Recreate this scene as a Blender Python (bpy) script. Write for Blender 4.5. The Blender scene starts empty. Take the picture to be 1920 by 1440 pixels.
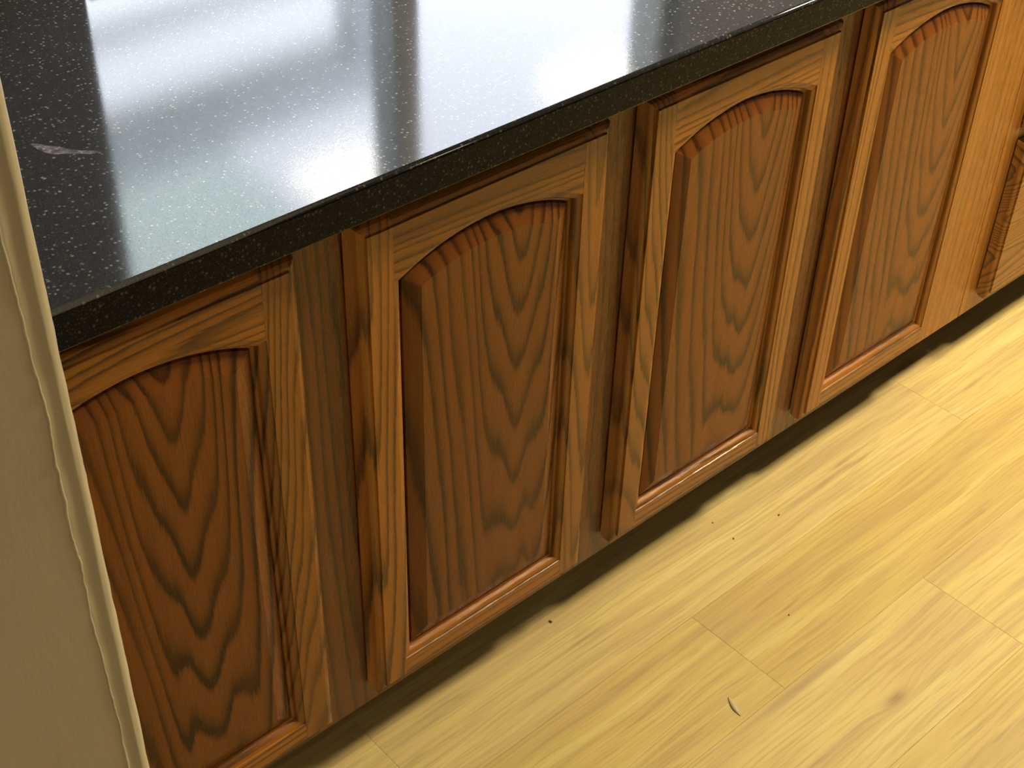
import bpy, bmesh, math, random
from mathutils import Matrix, Vector
random.seed(7)
S = bpy.context.scene
COL = S.collection

# ------------------------------------------------------------------ camera
cam_d = bpy.data.cameras.new('camera')
cam = bpy.data.objects.new('camera', cam_d); COL.objects.link(cam)
CAM = Vector((-.1222, -1.01349, 1.62127)); YAW, PIT, ROLL = .75072, -.67245, .03089
fw = Vector((math.sin(YAW)*math.cos(PIT), math.cos(YAW)*math.cos(PIT), math.sin(PIT)))
rt = Vector((math.cos(YAW), -math.sin(YAW), 0)); up = rt.cross(fw)
r2 = math.cos(ROLL)*rt + math.sin(ROLL)*up; u2 = -math.sin(ROLL)*rt + math.cos(ROLL)*up
m = Matrix((r2, u2, -fw)).transposed().to_4x4(); m.translation = CAM
cam.matrix_world = m
cam_d.sensor_width = 36.0; cam_d.lens = 2685.92*36/1920; cam_d.clip_start = .02
S.camera = cam

# ------------------------------------------------------------------ world, lights, exposure
S.view_settings.view_transform = 'Standard'; S.view_settings.look = 'None'
S.view_settings.gamma = 1; S.view_settings.use_curve_mapping = False
S.view_settings.exposure = 0.0
S.cycles.diffuse_bounces = 1
S.cycles.use_denoising = True
W = bpy.data.worlds.new('world'); S.world = W; W.use_nodes = True
bg = W.node_tree.nodes['Background']; bg.inputs[0].default_value = (.84, .87, 1.0, 1); bg.inputs[1].default_value = 9.0

def area(name, loc, sx, sy, power, color, target=None, portal=False):
    l = bpy.data.lights.new(name, 'AREA'); l.shape = 'RECTANGLE'; l.size = sx; l.size_y = sy
    l.energy = power; l.color = color
    o = bpy.data.objects.new(name, l); COL.objects.link(o); o.location = loc
    d = (Vector(target) - Vector(loc)) if target else Vector((0, 0, -1))
    o.rotation_euler = d.to_track_quat('-Z', 'Y').to_euler()
    if portal: l.cycles.is_portal = True
    return o
LAMP = (2.02, -.66, 2.37)
LAMP2 = (3.02, -.62, 2.37)
area('lamp_light', LAMP, .30, .30, 33, (1.0, .85, .59))
area('lamp_light', LAMP2, .36, .36, 74, (1.0, .85, .59))
FILL_LAMP = (-.55, -2.3, 2.37)  # added fill lamp, unseen behind the camera, to brighten the left wall
area('lamp_light', FILL_LAMP, .36, .36, 9, (1.0, .86, .62))
area('window_portal', (1.22, .68, 1.5), 1.2, 1.05, 1, (1, 1, 1), target=(1.22, -1, 1.5), portal=True)

# ------------------------------------------------------------------ node helpers
class N:
    def __init__(s, name):
        s.m = bpy.data.materials.new(name); s.m.use_nodes = True
        s.t = s.m.node_tree; s.t.nodes.clear()
        s.out = s.n('ShaderNodeOutputMaterial')
    def n(s, ty, **k):
        x = s.t.nodes.new(ty)
        for a, v in k.items(): setattr(x, a, v)
        return x
    def put(s, sock, v):
        if hasattr(v, 'is_output') or isinstance(v, bpy.types.NodeSocket): s.t.links.new(v, sock)
        else: sock.default_value = v
    def math(s, op, a, b=0.0, c=None, clamp=False):
        x = s.n('ShaderNodeMath', operation=op); x.use_clamp = clamp
        s.put(x.inputs[0], a); s.put(x.inputs[1], b)
        if c is not None: s.put(x.inputs[2], c)
        return x.outputs[0]
    def vec(s, a, b, c):
        x = s.n('ShaderNodeCombineXYZ')
        for i, v in enumerate((a, b, c)): s.put(x.inputs[i], v)
        return x.outputs[0]
    def sep(s, v):
        x = s.n('ShaderNodeSeparateXYZ'); s.put(x.inputs[0], v); return x.outputs
    def noise(s, v, scale=1, detail=2, rough=.5, color=False):
        x = s.n('ShaderNodeTexNoise'); s.put(x.inputs['Vector'], v)
        x.inputs['Scale'].default_value = scale; x.inputs['Detail'].default_value = detail
        x.inputs['Roughness'].default_value = rough
        return x.outputs['Color' if color else 'Fac']
    def ramp(s, f, stops):
        x = s.n('ShaderNodeValToRGB'); s.put(x.inputs[0], f)
        e = x.color_ramp.elements
        while len(e) < len(stops): e.new(.5)
        for q, (p, c) in zip(e, stops):
            q.position = p; q.color = c if isinstance(c, tuple) else (c, c, c, 1)
        return x.outputs[0]
    def mix(s, f, a, b, mode='MIX'):
        x = s.n('ShaderNodeMix', data_type='RGBA', blend_type=mode)
        s.put(x.inputs[0], f); s.put(x.inputs[6], a); s.put(x.inputs[7], b)
        return x.outputs[2]
    def mixf(s, f, a, b):
        x = s.n('ShaderNodeMix', data_type='FLOAT')
        s.put(x.inputs[0], f); s.put(x.inputs[2], a); s.put(x.inputs[3], b)
        return x.outputs[0]
    def bump(s, h, strength, dist):
        x = s.n('ShaderNodeBump'); s.put(x.inputs['Height'], h)
        x.inputs['Strength'].default_value = strength; x.inputs['Distance'].default_value = dist
        return x.outputs[0]
    def bsdf(s, color, rough, normal=None, **k):
        b = s.n('ShaderNodeBsdfPrincipled'); s.put(b.inputs['Base Color'], color); s.put(b.inputs['Roughness'], rough)
        if normal is not None: s.put(b.inputs['Normal'], normal)
        for a, v in k.items(): s.put(b.inputs[a.replace('_', ' ')], v)
        s.t.links.new(b.outputs[0], s.out.inputs[0]); return b

def rgb(r, g, b):
    f = lambda c: (c/255/12.92) if c <= 10.3 else ((c/255+.055)/1.055)**2.4
    return (f(r), f(g), f(b), 1)

# oak: nested rings of a flat-sawn board.  axis = direction of the grain, xc = board heart across the grain,
# k = how fast rings close along the board (0 straight grain), e = roundness of the cathedral tips
OAK_L = (.290, .092, .013, 1); OAK_D = (.046, .015, .003, 1)
OAK_Y = (.335, .122, .013, 1)   # the paler, yellower boards of stiles and rails
def oak(name, axis='z', xc=0., k=.22, e=.012, freq=52., seed=0., tint=1., contrast=.85, wob=.018, sh=0., light=OAK_L, dark=OAK_D):
    q = N(name)
    X, Y, Z = q.sep(q.n('ShaderNodeTexCoord').outputs['Object'])
    a, g = (X, Z) if axis == 'z' else (Z, X)
    n1 = q.noise(q.vec(q.math('MULTIPLY_ADD', a, 27., seed), q.math('MULTIPLY', Y, 4.), q.math('MULTIPLY_ADD', g, 1.8, seed*1.7)), 1, 1.0, .4)
    n2 = q.noise(q.vec(q.math('MULTIPLY_ADD', a, 90., seed*3), Y, q.math('MULTIPLY', g, 9.)), 1, 2, .5)
    n3 = q.noise(q.vec(q.math('MULTIPLY', a, 700.), q.math('MULTIPLY', Y, 700.), q.math('MULTIPLY_ADD', g, 45., seed)), 1, 1, .5)
    d = q.math('SUBTRACT', a, xc)
    hyp = q.math('SQRT', q.math('ADD', q.math('MULTIPLY', d, d), e*e))
    if sh:      # humps beside the heart that give the cathedral its stepped shoulders
        for c0, w0, a0 in ((-.048, .019, sh), (.040, .022, sh*.8)):
            u = q.math('MULTIPLY', q.math('SUBTRACT', d, c0), 1/w0)
            hyp = q.math('SUBTRACT', hyp, q.math('MULTIPLY', q.math('POWER', 2.718, q.math('MULTIPLY', q.math('MULTIPLY', u, u), -1.)), a0))
    kd = q.math('POWER', 2.718, q.math('MULTIPLY', q.math('MULTIPLY', d, d), -1/.0026))
    kk = q.math('MULTIPLY_ADD', kd, k*.85, k*.48)
    t = q.math('SUBTRACT', q.math('MULTIPLY', q.math('SUBTRACT', g, .45 if axis == 'z' else .1), kk), hyp)
    t = q.math('ADD', t, q.math('MULTIPLY', Y, .8))
    t = q.math('ADD', t, q.math('MULTIPLY', q.math('SUBTRACT', n1, .5), wob*2))
    t = q.math('ADD', t, q.math('MULTIPLY', q.math('SUBTRACT', n2, .5), wob*.22))
    t = q.math('ADD', t, q.math('MULTIPLY', q.math('SUBTRACT', n3, .5), wob*.20))
    r = q.math('FRACT', q.math('MULTIPLY_ADD', t, freq, seed))
    ring = q.ramp(r, [(0, 1.), (.13, .84), (.24, .42), (.44, .10), (.84, .0), (.92, .30), (1., 1.)])
    ringv = q.n('ShaderNodeRGBToBW'); q.put(ringv.inputs[0], ring); ringv = ringv.outputs[0]
    # rings differ in strength along the board
    amp = q.noise(q.vec(q.math('MULTIPLY', a, 14.), seed, q.math('MULTIPLY', g, 2.)), 1, 1, .5)
    ringv = q.math('MULTIPLY', ringv, q.math('MULTIPLY_ADD', amp, 1.1, .35), clamp=True)
    pore = q.noise(q.vec(q.math('MULTIPLY', a, 1300.), q.math('MULTIPLY', Y, 1300.), q.math('MULTIPLY_ADD', g, 34., seed)), 1, 2, .6)
    porem = q.math('MULTIPLY', q.math('SUBTRACT', .53, pore, clamp=True), 4.2, clamp=True)
    broad = q.noise(q.vec(q.math('MULTIPLY_ADD', a, 60., seed), Y, q.math('MULTIPLY', g, 2.)), 1, 2, .5)
    f = q.math('MULTIPLY', ringv, contrast, clamp=True)
    c = q.mix(f, light, dark)
    c = q.mix(q.math('MULTIPLY', porem, q.math('MULTIPLY_ADD', ringv, .5, .22)), c, tuple(v*.55 for v in dark[:3]) + (1,))
    v = q.math('MULTIPLY', q.math('MULTIPLY_ADD', broad, .5, .75), tint)
    hs = q.n('ShaderNodeHueSaturation'); q.put(hs.inputs['Value'], v); q.put(hs.inputs['Color'], c)
    h = q.math('SUBTRACT', 1., q.math('MULTIPLY_ADD', porem, .6, q.math('MULTIPLY', ringv, .3)))
    q.bsdf(hs.outputs[0], q.math('MULTIPLY_ADD', porem, .18, .21), q.bump(h, .35, .0006), Specular_IOR_Level=.3 if sh else .5)
    return q.m

def granite(name='black_granite', spec=.7, rough0=.07, dim=1.):
    q = N(name)
    P = q.n('ShaderNodeTexCoord').outputs['Object']
    wob = q.noise(P, 260, 2, .6, color=True)
    pv = q.n('ShaderNodeVectorMath', operation='MULTIPLY_ADD'); q.put(pv.inputs[0], wob); pv.inputs[1].default_value = (.0022,)*3; q.put(pv.inputs[2], P)
    def specks(scale, lo, hi, keep):
        v = q.n('ShaderNodeTexVoronoi'); q.put(v.inputs['Vector'], pv.outputs[0]); v.inputs['Scale'].default_value = scale
        d = q.ramp(v.outputs['Distance'], [(lo, 1.), (hi, 0.)])
        cs = q.n('ShaderNodeSeparateColor'); q.put(cs.inputs[0], v.outputs['Color'])
        k = q.math('GREATER_THAN', cs.outputs[0], 1-keep)
        b = q.n('ShaderNodeRGBToBW'); q.put(b.inputs[0], d)
        return q.math('MULTIPLY', q.math('MULTIPLY', b.outputs[0], k), q.math('MULTIPLY_ADD', cs.outputs[1], .8, .2)), cs.outputs[2]
    s1, h1 = specks(230, .20, .42, .30)
    s2, h2 = specks(620, .22, .45, .38)
    base = q.mix(q.noise(P, 90, 4, .7), (.012*dim, .012*dim, .014*dim, 1), (.048*dim, .048*dim, .054*dim, 1))
    fl = q.mix(q.math('GREATER_THAN', h1, .8), (.36, .36, .35, 1), (.42, .35, .18, 1))
    c = q.mix(q.math('MULTIPLY', s2, .35), base, (.22, .21, .18, 1))
    c = q.mix(q.math('MULTIPLY', s1, .75*dim), c, fl)
    rough = q.math('MULTIPLY_ADD', q.noise(P, 3.5, 3, .6), .04, rough0)
    q.bsdf(c, rough, q.bump(q.noise(P, 700, 2, .6), .04, .0004), Specular_IOR_Level=spec)
    return q.m

def floor_mat():
    q = N('laminate_floor')
    P = q.n('ShaderNodeNewGeometry').outputs['Position']
    rnd = q.n('ShaderNodeObjectInfo').outputs['Random']
    X, Y, Z = q.sep(P)
    off = q.math('MULTIPLY', rnd, 40.)
    # one knot printed on the board in front of the third door: the grain bends round it
    kx, ky = q.math('SUBTRACT', X, 1.205), q.math('SUBTRACT', Y, -.420)
    d2 = q.math('ADD', q.math('MULTIPLY', q.math('MULTIPLY', kx, kx), 420.), q.math('MULTIPLY', q.math('MULTIPLY', ky, ky), 3000.))
    kn = q.math('POWER', 2.718, q.math('MULTIPLY', d2, -1.))
    kn2 = q.math('POWER', 2.718, q.math('MULTIPLY', d2, -4.))
    Yd = q.math('ADD', Y, q.math('MULTIPLY', kn, .014))
    sw = q.noise(q.vec(q.math('MULTIPLY_ADD', X, 3., off), q.math('MULTIPLY', Yd, 9.), off), 1, 2, .5)
    Yw = q.math('MULTIPLY_ADD', q.math('SUBTRACT', sw, .5), .022, Yd)
    f1 = q.noise(q.vec(q.math('MULTIPLY_ADD', X, 1.8, off), q.math('MULTIPLY', Yw, 36.), off), 1, 3, .55)
    f2 = q.noise(q.vec(q.math('MULTIPLY_ADD', X, 7., off), q.math('MULTIPLY', Yw, 210.), off), 1, 3, .6)
    f3 = q.noise(q.vec(q.math('MULTIPLY_ADD', X, 5., off), q.math('MULTIPLY', Yw, 60.), q.math('ADD', off, 7.)), 1, 2, .6)
    c = q.ramp(f1, [(.28, (.54, .385, .140, 1)), (.44, (.63, .460, .155, 1)), (.58, (.70, .535, .165, 1)), (.74, (.76, .62, .225, 1))])
    c = q.mix(q.ramp(f2, [(.34, .55), (.52, .0)]), c, (.46, .310, .115, 1))
    c = q.mix(q.ramp(f2, [(.58, .0), (.75, .35)]), c, (.76, .60, .245, 1))
    c = q.mix(q.ramp(f3, [(.20, .75), (.36, .0)]), c, (.36, .235, .10, 1))
    c = q.mix(q.math('MULTIPLY', q.math('MULTIPLY', kn2, f2), 1.1), c, (.22, .125, .05, 1))
    def patch(cx, cy, ax, ay):
        u, w = q.math('MULTIPLY', q.math('SUBTRACT', X, cx), 1/ax), q.math('MULTIPLY', q.math('SUBTRACT', Y, cy), 1/ay)
        return q.math('POWER', 2.718, q.math('MULTIPLY', q.math('ADD', q.math('MULTIPLY', u, u), q.math('MULTIPLY', w, w)), -1.))
    # printed heartwood streaks: along the upper edge of the knotty board, and a rosy patch on the next board
    c = q.mix(q.math('MULTIPLY', q.math('MULTIPLY', patch(1.13, -.316, .12, .008), f2), 1.3, clamp=True), c, (.34, .225, .11, 1))
    c = q.mix(q.math('MULTIPLY', q.math('MULTIPLY', q.math('MULTIPLY', patch(1.14, -.170, .17, .045), f3), .8, clamp=True), q.math('GREATER_THAN', X, 1.0971)), c, (.50, .335, .17, 1))
    c = q.mix(q.math('MULTIPLY', q.math('MULTIPLY', patch(1.86, .040, .05, .012), f2), 1.4, clamp=True), c, (.34, .23, .10, 1))
    v = q.math('MULTIPLY_ADD', rnd, .12, .94)
    hs = q.n('ShaderNodeHueSaturation'); q.put(hs.inputs['Value'], v); q.put(hs.inputs['Color'], c)
    q.put(hs.inputs['Saturation'], q.math('MULTIPLY_ADD', rnd, -.10, 1.02))
    q.bsdf(hs.outputs[0], .46, q.bump(f2, .12, .0008), Specular_IOR_Level=.35)
    return q.m

def paint(name, col, rough=.5, bump=.25, scale=60, spec=.4):
    q = N(name)
    P = q.n('ShaderNodeTexCoord').outputs['Object']
    X, Y, Z = q.sep(P)
    n = q.noise(q.vec(X, Y, q.math('MULTIPLY', Z, .35)), scale, 4, .55)
    n2 = q.noise(P, 5, 2, .5)
    c = q.mix(q.math('MULTIPLY_ADD', n2, .35, 0.), col, tuple(x*.82 for x in col[:3]) + (1,))
    q.bsdf(c, rough, q.bump(n, bump, .004), Specular_IOR_Level=spec)
    return q.m

def plain(name, col, rough=.5, **k):
    q = N(name)
    P = q.n('ShaderNodeTexCoord').outputs['Object']
    c = q.mix(q.noise(P, 25, 3, .6), col, tuple(x*.86 for x in col[:3]) + (1,))
    q.bsdf(c, rough, **k); return q.m

# ------------------------------------------------------------------ mesh helpers
def obj(name, verts, faces, mat, parent=None, loc=None, smooth=False):
    me = bpy.data.meshes.new(name); me.from_pydata([tuple(v) for v in verts], [], faces); me.validate()
    bm = bmesh.new(); bm.from_mesh(me); bmesh.ops.remove_doubles(bm, verts=bm.verts, dist=1e-6)
    bmesh.ops.recalc_face_normals(bm, faces=bm.faces); bm.to_mesh(me); bm.free()
    if smooth:
        for p in me.polygons: p.use_smooth = True
    o = bpy.data.objects.new(name, me); COL.objects.link(o)
    if mat: me.materials.append(mat)
    if parent: o.parent = parent
    if loc: o.location = loc
    return o

def boxdata(x0, x1, y0, y1, z0, z1):
    v = [(x0,y0,z0),(x1,y0,z0),(x1,y1,z0),(x0,y1,z0),(x0,y0,z1),(x1,y0,z1),(x1,y1,z1),(x0,y1,z1)]
    f = [(0,3,2,1),(4,5,6,7),(0,1,5,4),(1,2,6,5),(2,3,7,6),(3,0,4,7)]
    return v, f

def box(name, b, mat, parent=None, bevel=0., seg=1):
    o = obj(name, *boxdata(*b), mat, parent)
    if bevel:
        bm = bmesh.new(); bm.from_mesh(o.data)
        bmesh.ops.bevel(bm, geom=bm.edges[:], offset=bevel, segments=seg, affect='EDGES', profile=.5)
        bm.to_mesh(o.data); bm.free()
    return o

def boxes(name, bs, mat, parent=None):
    V, F = [], []
    for b in bs:
        v, f = boxdata(*b); F += [tuple(i+len(V) for i in q) for q in f]; V += v
    return obj(name, V, F, mat, parent)

def empty(name, loc, parent=None):
    o = bpy.data.objects.new(name, None); COL.objects.link(o); o.location = loc; o.empty_display_size = .05
    if parent: o.parent = parent
    return o

def tag(o, label=None, cat=None, group=None, kind=None):
    for k, v in (('label', label), ('category', cat), ('group', group), ('kind', kind)):
        if v: o[k] = v
    return o

def strips(rows):
    """quads between consecutive rows of points (all rows equally long)"""
    V, F = [], []; n = len(rows[0])
    for r in rows: V += r
    for i in range(len(rows)-1):
        for j in range(n-1): F.append((i*n+j, i*n+j+1, (i+1)*n+j+1, (i+1)*n+j))
    return V, F

class MB:
    def __init__(s): s.V, s.F = [], []
    def add(s, V, F):
        b = len(s.V); s.V += list(V); s.F += [tuple(i+b for i in f) for f in F]; return s
    def face(s, pts): return s.add(pts, [tuple(range(len(pts)))])

# ------------------------------------------------------------------ setting: floor
fl_m = floor_mat()
sub = plain('subfloor', (.30, .21, .09, 1), .8)
floor = box('floor', (-2.2, 4.2, -3.6, .66, -.06, -.0065), sub); tag(floor, kind='structure')
PW, PL = .182, 1.22
pl_mesh = {}
def plank(x0, x1, y0, y1):
    key = (round(x1-x0, 4), round(y1-y0, 4))
    if key not in pl_mesh:
        w, h = key; b = .0003
        V = []; 
        for z, i in ((-.0065, 0), (-.0003, 0), (0, b)):
            V += [(i, i, z), (w-i, i, z), (w-i, h-i, z), (i, h-i, z)]
        F = [(8, 9, 10, 11)]
        for l in (0, 4):
            for j in range(4): F.append((l+j, l+(j+1) % 4, l+4+(j+1) % 4, l+4+j))
        o = obj('plank', V, F, fl_m, floor, (x0, y0, 0)); pl_mesh[key] = o.data; return o
    o = bpy.data.objects.new('plank', pl_mesh[key]); COL.objects.link(o); o.parent = floor; o.location = (x0, y0, 0); return o
G = .0001
row0 = .060                                     # upper edge of the row that runs under the cabinets
starts = {0: 1.812, 1: 1.097, 2: 1.434, 3: .62, -1: .9, -2: 1.5, -3: .7}
i = -3
while row0 - PW*i > -3.4:
    y1 = row0 - PW*i; y0 = y1 - PW
    s0 = starts.get(i, (i*.457) % PL)
    x = s0 - PL*math.ceil((s0+2.0)/PL)
    while x < 4.0:
        plank(max(x, -2.0)+G, min(x+PL, 4.0)-G, max(y0, -3.4)+G, y1-G); x += PL
    i += 1

# ------------------------------------------------------------------ setting: walls, window, ceiling
wall_m = paint('wall_paint', (.150, .150, .165, 1), .55, .2, 90)
jamb_m = paint('jamb_paint', (.68, .60, .42, 1), .38, .16, 40, .5)
ceil_m = paint('ceiling_paint', (.45, .42, .36, 1), .8, .2, 120, .2)
trim_m = plain('white_trim', (.62, .62, .60, 1), .35)
WX0, WX1, WZ0, WZ1, WY = .632, 1.775, .955, 2.02, .60
wb = boxes('wall_back', [(-2.2, WX0, WY, WY+.12, 0, 2.46), (WX1, 4.2, WY, WY+.12, 0, 2.46),
                         (WX0, WX1, WY, WY+.12, 0, WZ0), (WX0, WX1, WY, WY+.12, WZ1, 2.46)], wall_m)
tag(wb, kind='structure')
for nm, b in (('wall_right', (4.0, 4.2, -3.6, WY, 0, 2.46)), ('wall_front', (-2.2, 4.0, -3.6, -3.4, 0, 2.46)), ('wall_far_left', (-2.2, -2.0, -3.4, WY, 0, 2.46))):
    tag(box(nm, b, wall_m), kind='structure')
tag(box('ceiling', (-2.2, 4.2, -3.6, WY+.12, 2.46, 2.6), ceil_m), kind='structure')
# the stub wall whose rounded corner closes the picture on the left
XE, YE, RC = .0985, -.450, .0075
def wall_section(z):
    rnd = random.Random(int(z*977)+3)
    j = lambda s: rnd.uniform(-s, s)
    pts = [(-.16, YE), (-.08, YE+j(.0003)), (-.02, YE+j(.0004)), (.035, YE+j(.0003)), (XE-RC-.016, YE), (XE-RC-.0085, YE+j(.0001)), (XE-RC-.0080, YE+.0001), (XE-RC-.0045, YE+.0008), (XE-RC-.0020, YE+.0010)]
    for k in range(9):
        a = math.pi/2*k/8
        rr = RC + j(.0003)
        pts.append((XE-RC+rr*math.sin(a), YE+RC-rr*math.cos(a)))
    pts += [(XE, -.2), (XE, WY), (-.16, WY)]
    return [(x, y, z) for x, y in pts]
zs = [0] + [.5+.012*k for k in range(90)] + [2.0, 2.46]
rows = [wall_section(z) for z in zs]
V, F = strips(rows)
wl = obj('wall_left', V, F, jamb_m, smooth=True); tag(wl, kind='structure')
# seam of caulk and layered paint that runs down beside the corner bead
V, F, prof = [], [], []
rows = []
rr = random.Random(5)
wob = 0.; wd = .0008; ht = .0004
for k in range(520):
    z = .45 + k*.0023
    wob = wob*.93 + rr.gauss(0, .00022); wd = max(.0004, wd*.8+.2*abs(rr.gauss(.0008, .0006))); ht = max(.0001, ht*.7+.3*abs(rr.gauss(.00045, .0005)))
    xc = XE - .0150 - .0032*(z-.7) + wob
    rows.append([(xc-wd*1.8, YE+.0004, z), (xc-wd*.8, YE-ht*.7, z), (xc, YE-ht, z), (xc+wd*.7, YE-ht*.5, z), (xc+wd*1.5, YE+.0008, z)])
V, F = strips(rows); obj('paint_seam', V, F, jamb_m, wl, smooth=True)

# window over the counter (seen mirrored in the granite)
win = empty('window_1', (0, 0, 0)); tag(win, kind='structure')
fy0, fy1 = WY+.03, WY+.09
boxes('window_frame', [(WX0-.0, WX0+.012, fy0, fy1, WZ0, WZ1), (WX1-.02, WX1, fy0, fy1, WZ0, WZ1),
                       (WX0+.012, WX1-.02, fy0, fy1, WZ0, WZ0+.02), (WX0+.012, WX1-.02, fy0, fy1, WZ1-.03, WZ1)], trim_m, win)
MX0, MX1 = 1.137, 1.186
dk = plain('mullion_paint', (.45, .45, .47, 1), .4)
box('mullion', (MX0, MX1, fy0-.005, fy1, WZ0+.02, WZ1-.03), dk, win, .003)
box('window_sill', (WX0+.001, WX1-.001, WY-.012, fy0-.001, WZ0+.001, WZ0+.012), trim_m, win, .002)
q = N('window_glass')
tr = q.n('ShaderNodeBsdfTransparent'); tr.inputs[0].default_value = (.96, .98, .97, 1)
gl = q.n('ShaderNodeBsdfGlossy'); gl.inputs['Roughness'].default_value = .02
mx = q.n('ShaderNodeMixShader'); q.put(mx.inputs[0], .07); q.t.links.new(tr.outputs[0], mx.inputs[1]); q.t.links.new(gl.outputs[0], mx.inputs[2])
q.t.links.new(mx.outputs[0], q.out.inputs[0])
for a, b in ((WX0+.012, MX0), (MX1, WX1-.02)):
    box('window_pane', (a, b, fy0+.028, fy0+.032, WZ0+.02, WZ1-.03), q.m, win)

# ------------------------------------------------------------------ outside: porch seen mirrored in the counter
tag(box('ground_outside', (-8, 14, WY+.13, 16, -.25, -.15), plain('grass_ground', (.30, .34, .22, 1), .9)), kind='structure')
pp = plain('porch_paint', (.72, .73, .76, 1), .6)
pb = box('porch_beam', (-3.0, 2.94, 2.88, 3.02, 2.50, 2.70), pp, None, .006)
tag(pb, 'long grey porch beam outside the window, level above the post', 'beam')
po = box('porch_post', (2.70, 2.93, 2.885, 3.015, -.15, 2.499), pp, None, .006)
tag(po, 'grey square porch post outside the window under the beam end', 'post')
ra = box('porch_rail', (-3.0, 2.698, 2.93, 2.97, 2.17, 2.24), pp, None, .004)
tag(ra, 'thin grey porch rail outside just below the beam', 'rail')
q = N('roof_sheet')
a1 = q.n('ShaderNodeBsdfTranslucent'); a1.inputs[0].default_value = (.80, .90, .82, 1)
a2 = q.n('ShaderNodeBsdfDiffuse'); a2.inputs[0].default_value = (.5, .58, .52, 1)
mx = q.n('ShaderNodeMixShader'); q.put(mx.inputs[0], .12); q.t.links.new(a1.outputs[0], mx.inputs[1]); q.t.links.new(a2.outputs[0], mx.inputs[2]); q.t.links.new(mx.outputs[0], q.out.inputs[0])
rf = empty('porch_roof', (0, 0, 2.702)); tag(rf, 'pale green translucent porch roof of ribbed sheets over the beam', 'roof')
for k in range(6):
    x0 = -1.9 + .68*k
    rows = []
    for y, z in ((3.10, .005), (.74, .30)):
        rows.append([(x0+.66*j/28, y, z+.008*math.cos(j*math.pi/2)+.009) for j in range(29)])
    V, F = strips(rows); obj('roof_panel', V, F, q.m, rf)

# ------------------------------------------------------------------ ceiling lamps (out of frame, give the warm light), plus an added fill lamp
q = N('lamp_diffuser'); em = q.n('ShaderNodeEmission'); em.inputs[0].default_value = (1, .8, .5, 1); em.inputs[1].default_value = 4; q.t.links.new(em.outputs[0], q.out.inputs[0])
for (lx, ly, lz), lab in ((LAMP, 'square flush ceiling light above the fourth door'), (LAMP2, 'square flush ceiling light at the right end of the kitchen'), (FILL_LAMP, 'added square fill light, unseen behind the camera at the left')):
    lamp = empty('ceiling_light', (lx, ly, 2.459)); tag(lamp, lab, 'light', 'ceiling lights')
    boxes('lamp_housing', [(-.22, .22, -.22, -.19, -.08, 0), (-.22, .22, .19, .22, -.08, 0), (-.22, -.19, -.19, .19, -.08, 0), (.19, .22, -.19, .19, -.08, 0)], trim_m, lamp)
    box('diffuser', (-.189, .189, -.189, .189, -.085, -.075), q.m, lamp)

# ------------------------------------------------------------------ doors
OW, OZ, OE, R0, ZC = .2765, .168, .7665, .297, .503      # opening: width, bottom, arch springing, arch radius, arch centre height
FW_, FB, FT = .0333, .1395, .8326                          # stile width, face bottom and top
OUT = [(0, 0, -.0200), (.0006, .0006, -.0172), (.0030, .0030, -.0168), (.0065, .0060, -.0157), (.0090, .0085, -.0140), (.0101, .0100, -.0121),
       (.0106, .0105, -.0100), (.0122, .0090, -.0068), (.0146, .0050, -.0032), (.0166, .0, .0)]
INN = [(0, -.0200), (.0006, -.0184), (.0046, -.0176), (.0072, -.0166), (.0086, -.0150), (.0094, -.0128), (.0100, -.0106), (.0112, -.0104), (.0130, -.0098), (.0142, -.0084), (.0150, -.0060), (.0155, -.0020)]
NA = 28
H = OW/2
def zend(o, r=R0): return ZC + math.sqrt((r-o)**2 - (H-o)**2)
def arch(o, y, r=R0, half=None):
    hh = (H-o) if half is None else half; q = r-o
    a = math.asin(hh/q)
    return [(H + q*math.sin(t), y, ZC + q*math.cos(t)) for t in [a - 2*a*k/NA for k in range(NA+1)]]   # right to left
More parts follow.
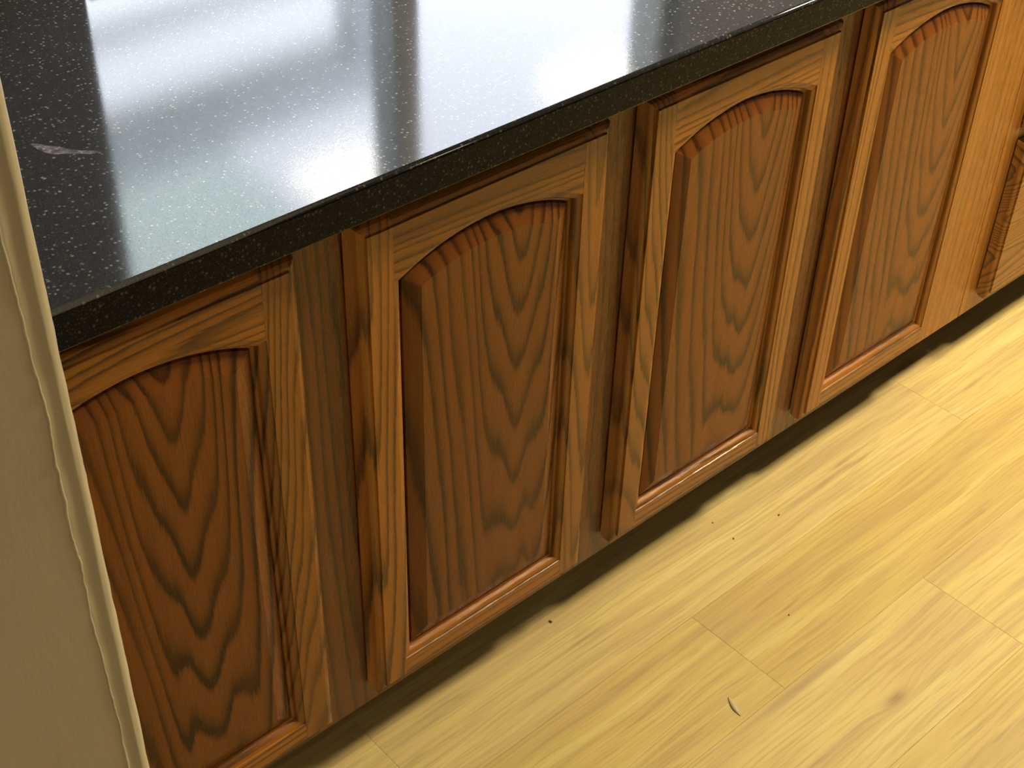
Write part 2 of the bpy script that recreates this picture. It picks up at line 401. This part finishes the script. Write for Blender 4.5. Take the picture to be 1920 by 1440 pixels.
def door_meshes():
    P = {}
    xl, xr = -FW_, OW+FW_
    # stiles
    for side in (0, 1):
        mb = MB()
        X = (lambda x: x) if side == 0 else (lambda x: OW - x)
        rows = []
        for d, db, y in OUT:
            rows.append([(X(0), y, FB-db), (X(xl-d), y, FB-db), (X(xl-d), y, FT+d), (X(0), y, FT+d)])
        mb.add(*strips(rows))
        mb.face([(X(0), -.02, FB), (X(xl), -.02, FB), (X(xl), -.02, FT), (X(0), -.02, FT)])
        rows = [[(X(o), y, OZ+o), (X(o), y, zend(o))] for o, y in INN]
        mb.add(*strips(rows))
        P['left_stile' if side == 0 else 'right_stile'] = mb
    fy = -.01985
    mb = MB()
    rows = [[(0, y, FB-db), (OW, y, FB-db)] for d, db, y in OUT]
    rows[0] = [(0, fy, FB), (OW, fy, FB)]
    mb.add(*strips(rows)); mb.face([(0, fy, FB), (OW, fy, FB), (OW, fy, OZ), (0, fy, OZ)])
    rows = [[(o, y if o else fy, OZ+o), (OW-o, y if o else fy, OZ+o)] for o, y in INN]
    mb.add(*strips(rows)); P['bottom_rail'] = mb
    mb = MB()
    rows = [[(0, y, FT+d), (OW, y, FT+d)] for d, db, y in OUT]
    rows[0] = [(0, fy, FT), (OW, fy, FT)]
    mb.add(*strips(rows))
    ar = arch(0, fy)
    for k in range(NA):                                        # face of the arched rail as quads up to the top edge
        a, b = ar[k], ar[k+1]
        mb.face([a, b, (b[0], fy, FT), (a[0], fy, FT)])
    rows = [arch(o, y if o else fy) for o, y in INN]
    mb.add(*strips(rows)); P['arched_top_rail'] = mb
    # raised panel
    PR = [(.0148, -.0040), (.0156, -.0075), (.0162, -.0105), (.0200, -.0122), (.0270, -.0147), (.0340, -.0170), (.0364, -.0177), (.0374, -.0182)]
    def loop(o, y):
        L = [(o, y, OZ+o), (OW-o, y, OZ+o)]
        return L + arch(o, y)
    rows = [loop(o, y) for o, y in PR]
    rows = [r + [r[0]] for r in rows]
    mb = MB(); mb.add(*strips(rows)); last = rows[-1][:-1]
    mb.face(last); P['raised_panel'] = mb
    return P
DM = {}
for nm, mb in door_meshes().items():
    me = bpy.data.meshes.new(nm); me.from_pydata(mb.V, [], mb.F)
    bm = bmesh.new(); bm.from_mesh(me); bmesh.ops.remove_doubles(bm, verts=bm.verts, dist=1e-6); bmesh.ops.recalc_face_normals(bm, faces=bm.faces)
    # everything must face the room (-y)
    if sum(f.normal.y*f.calc_area() for f in bm.faces) > 0: bmesh.ops.reverse_faces(bm, faces=bm.faces)
    bm.to_mesh(me); bm.free(); me.materials.append(None); DM[nm] = me
    for p in me.polygons: p.use_smooth = True
    me.set_sharp_from_angle(angle=math.radians(7 if nm == 'raised_panel' else 19))

def part(name, mesh, mat, parent):
    o = bpy.data.objects.new(name, mesh); COL.objects.link(o); o.parent = parent
    o.material_slots[0].link = 'OBJECT'; o.material_slots[0].material = mat
    return o

# ------------------------------------------------------------------ four-door base cabinet
CL, CR, FZ, CT, FY = .100, 1.937, .100, .8755, .0022
cab = empty('base_cabinet', (0, 0, 0))
tag(cab, 'long oak base cabinet with four arched raised-panel doors under the black countertop', 'cabinet')
frame_v = [oak('oak_frame_%d' % k, 'z', xc=x, k=.05, freq=60, seed=3.1*k+.4, tint=t, contrast=.8 if t < 1 else .35, light=OAK_Y if t > 1 else OAK_L) for k, (x, t) in enumerate(((.1, .75), (.62, .75), (1.02, .7), (1.60, .75), (1.70, 1.3), (2.2, 1.25)))]  # stiles in the door gaps tinted darker: shade put into the wood colour
frame_h = oak('oak_frame_rail', 'x', xc=.05, k=.04, freq=50, seed=8.8, tint=.9)
boxes('carcass', [(CL, CL+.016, .0195, .585, FZ, CT), (CR-.016, CR, .0195, .585, FZ, CT), (CL+.016, CR-.016, .0195, .585, FZ+.004, FZ+.02), (CL+.016, CR-.016, .569, .585, FZ+.02, CT)], frame_h, cab)
box('toe_kick', (CL, CR, .075, .09, .0005, FZ-.001), plain('toe_kick_black', (.02, .013, .008, 1), .6), cab)
OL = [.1943, .6315, 1.0598, 1.4943]
mids = [(OL[k]+OW+OL[k+1])/2 for k in range(3)]
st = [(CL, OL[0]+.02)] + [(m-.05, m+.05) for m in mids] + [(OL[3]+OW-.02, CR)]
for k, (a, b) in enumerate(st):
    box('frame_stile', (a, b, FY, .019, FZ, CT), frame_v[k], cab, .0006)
for k in range(4):
    a, b = st[k][1], st[k+1][0]
    box('frame_rail', (a+.0002, b-.0002, FY+.0001, .0188, FZ+.0002, FZ+.055), frame_h, cab)
    box('frame_rail', (a+.0002, b-.0002, FY+.0001, .0188, CT-.055, CT-.0002), frame_h, cab)
spec = [  # panel heart, k, seed ; stile left (xc,k,seed,tint) ; stile right ; top rail ; bottom rail
    dict(p=(.165, .200, .35, .78, .85), l=(.03, .10, 1.1, 1.0), r=(.262, .13, 2.7, .95), t=(.80, .05, 4.2, 1.30), b=(.10, .03, 5.3, 1.35)),
    dict(p=(.183, .215, 2.05, .76, .85), l=(-.035, .045, 6.4, 1.25), r=(.30, .06, 7.9, 1.0), t=(.90, .05, 9.3, .95), b=(.10, .02, 3.9, 1.25)),
    dict(p=(.178, .225, 4.60, .86, .8), l=(.01, .14, 8.2, 1.0), r=(.37, .03, 5.1, 1.25), t=(.72, .06, 1.7, 1.45), b=(.22, .08, 6.6, 1.2)),
    dict(p=(.190, .220, 7.30, .92, .75), l=(-.15, .02, 2.2, 1.35), r=(.42, .03, 4.4, 1.35), t=(.88, .05, 6.1, 1.4), b=(.06, .02, 9.9, 1.3)),
]
for k in range(4):
    d = empty('door', (OL[k], 0, 0), cab)
    s = spec[k]
    part('raised_panel', DM['raised_panel'], oak('oak_panel_%d' % k, 'z', xc=s['p'][0], k=s['p'][1], seed=s['p'][2], tint=s['p'][3], contrast=s['p'][4]+.12, e=.012, freq=42, wob=.020, sh=.013), d)
    part('left_stile', DM['left_stile'], oak('oak_left_stile_%d' % k, 'z', xc=s['l'][0], k=s['l'][1], seed=s['l'][2], tint=s['l'][3], light=OAK_Y, freq=75, e=.01), d)
    part('right_stile', DM['right_stile'], oak('oak_right_stile_%d' % k, 'z', xc=s['r'][0], k=s['r'][1], seed=s['r'][2], tint=s['r'][3], contrast=.85 if k < 3 else .45, light=OAK_Y, freq=80, e=.01), d)
    part('arched_top_rail', DM['arched_top_rail'], oak('oak_top_rail_%d' % k, 'x', xc=s['t'][0], k=s['t'][1], seed=s['t'][2], tint=s['t'][3], light=OAK_Y, freq=85, e=.01), d)
    part('bottom_rail', DM['bottom_rail'], oak('oak_bottom_rail_%d' % k, 'x', xc=s['b'][0], k=s['b'][1], seed=s['b'][2], tint=s['b'][3], light=OAK_Y, freq=80, e=.01), d)

# ------------------------------------------------------------------ drawer cabinet to the right
DL, DR = 1.9385, 2.86
dc = empty('drawer_cabinet', (0, 0, 0))
tag(dc, 'oak drawer base cabinet with dark-edged slab drawers, right of the four-door cabinet', 'cabinet')
boxes('carcass', [(DL, DL+.016, .0195, .585, FZ, CT), (DR-.016, DR, .0195, .585, FZ, CT), (DL+.016, DR-.016, .0195, .585, FZ+.004, FZ+.02), (DL+.016, DR-.016, .569, .585, FZ+.02, CT)], frame_h, dc)
box('toe_kick', (DL, DR, .075, .09, .0005, FZ-.001), plain('toe_kick_dark', (.02, .013, .008, 1), .6), dc)
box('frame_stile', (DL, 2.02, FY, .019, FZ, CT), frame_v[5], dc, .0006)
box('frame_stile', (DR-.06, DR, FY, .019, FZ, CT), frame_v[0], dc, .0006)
for a, b in ((FZ, .16), (.43, .49), (.64, .68), (.82, CT)):
    box('frame_rail', (2.0202, DR-.0602, FY+.0001, .0188, a+.0002, b-.0002), frame_h, dc)
def drawer(z0, z1, x0, x1, mat):
    rows = []
    for d, db, y in OUT:
        r = [(x0-d, y, z0-db), (x1+d, y, z0-db), (x1+d, y, z1+d), (x0-d, y, z1+d)]
        rows.append(r+[r[0]])
    mb = MB(); mb.add(*strips(rows)); mb.face(rows[0][:-1])
    return obj('drawer_front', mb.V, mb.F, mat, dc)
for k, (a, b) in enumerate(((FB, .4365), (.4745, .640), (.678, .8326))):
    drawer(a, b, 1.9945, 2.795, oak('oak_drawer_%d' % k, 'x', xc=.30+.2*k, k=-.16, seed=2.3+k*2, tint=1.1, light=OAK_Y, freq=60))

# ------------------------------------------------------------------ countertop
gr = granite()
ct = box('countertop', (.0995, 3.05, -.0509, .5985, .8760, .9175), gr)
bm = bmesh.new(); bm.from_mesh(ct.data)
ed = [e for e in bm.edges if all(abs(v.co.y+.0509) < 1e-5 for v in e.verts) and abs(e.verts[0].co.z-e.verts[1].co.z) < 1e-5]
top = [e for e in ed if e.verts[0].co.z > .9]; bot = [e for e in ed if e.verts[0].co.z < .9]
bmesh.ops.bevel(bm, geom=top, offset=.0050, segments=5, affect='EDGES', profile=.5)
bmesh.ops.bevel(bm, geom=[e for e in bm.edges if all(abs(v.co.y+.0509) < 1e-5 and v.co.z < .88 for v in e.verts)], offset=.0018, segments=2, affect='EDGES', profile=.5)
for f in bm.faces:
    if abs(f.normal.y) > .02 and abs(f.normal.z) > .02: f.smooth = True
bm.to_mesh(ct.data); bm.free()
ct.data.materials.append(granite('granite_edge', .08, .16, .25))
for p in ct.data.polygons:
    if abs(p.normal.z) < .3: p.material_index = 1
tag(ct, 'polished black granite countertop with pale flecks mirroring the window', 'countertop')
# dried smear on the polished top
V = []; c = [(.372, .2195), (.376, .209), (.380, .199), (.3855, .191), (.392, .184), (.400, .176), (.408, .1685), (.4145, .164)]
w = [.0012, .0045, .0065, .007, .0045, .003, .0034, .0012]
L, Rr = [], []
for k, (x, y) in enumerate(c):
    L.append((x+w[k]*.8, y+w[k]*.7, .91765)); Rr.append((x-w[k]*.8, y-w[k]*.7, .91765))
V, F = strips([L, Rr])
q = N('dried_smear'); P = q.n('ShaderNodeTexCoord').outputs['Object']
dif = q.n('ShaderNodeBsdfDiffuse'); dif.inputs[0].default_value = (.62, .56, .66, 1)
tr = q.n('ShaderNodeBsdfTransparent'); mx = q.n('ShaderNodeMixShader')
q.put(mx.inputs[0], q.ramp(q.noise(P, 160, 3, .6), [(.35, .05), (.7, .42)]))
q.t.links.new(tr.outputs[0], mx.inputs[1]); q.t.links.new(dif.outputs[0], mx.inputs[2]); q.t.links.new(mx.outputs[0], q.out.inputs[0])
o = obj('dried_smear', V, F, q.m, ct); o['label'] = 'pale lavender dried smear'

# ------------------------------------------------------------------ bits lying on the floor
rows = []
for k in range(11):
    t = k/10
    x = 1.0215 - .011*t - .004*math.sin(math.pi*t); y = -.261 - .033*t
    wd = .0100*math.sin(math.pi*(.06+.88*t)); z = .0010 + .0012*math.sin(math.pi*t)
    rows.append([(x-.0006, y, .0006), (x-.0002, y, z), (x+wd*.5, y+.0003, z+.0002), (x+wd, y+.0008, .0006)])
V, F = strips(rows)
sl = obj('seed_husk', V, F, plain('husk_skin', (.62, .52, .28, 1), .5), smooth=True)
sm = sl.modifiers.new('thickness', 'SOLIDIFY'); sm.thickness = .0006
tag(sl, 'thin curved seed husk lying on the floor at the lower right', 'husk')
cm = plain('crumb_brown', (.19, .12, .04, 1), .8)
me = bpy.data.meshes.new('crumb'); bm = bmesh.new(); bmesh.ops.create_icosphere(bm, subdivisions=2, radius=.0015)
for v in bm.verts:
    v.co *= 1+.35*math.sin(v.co.x*1900+v.co.y*2300+v.co.z*1500); v.co.z *= .6
bm.to_mesh(me); bm.free(); me.materials.append(cm)
for (x, y, s, a, lab) in ((1.371, -.064, 1.1, .3, 'largest brown crumb on the floor before the third door'),
                          (1.272, -.052, .9, 1.2, 'narrow brown crumb nearer the cabinet, below the largest one'),
                          (1.274, -.006, .7, 2.2, 'tiny dark crumb at the edge of the cabinet shadow'),
                          (1.212, -.216, .75, .8, 'tiny dark crumb alone in mid floor above the seed husk'),
                          (.927, .010, 1.3, 2.0, 'reddish brown crumb in the shadow under the second door')):
    o = bpy.data.objects.new('crumb', me); COL.objects.link(o); o.location = (x, y, .0011*s); o.scale = (s*1.4, s*.8, s); o.rotation_euler = (0, 0, a)
    tag(o, lab, 'crumb', 'crumbs on the floor')
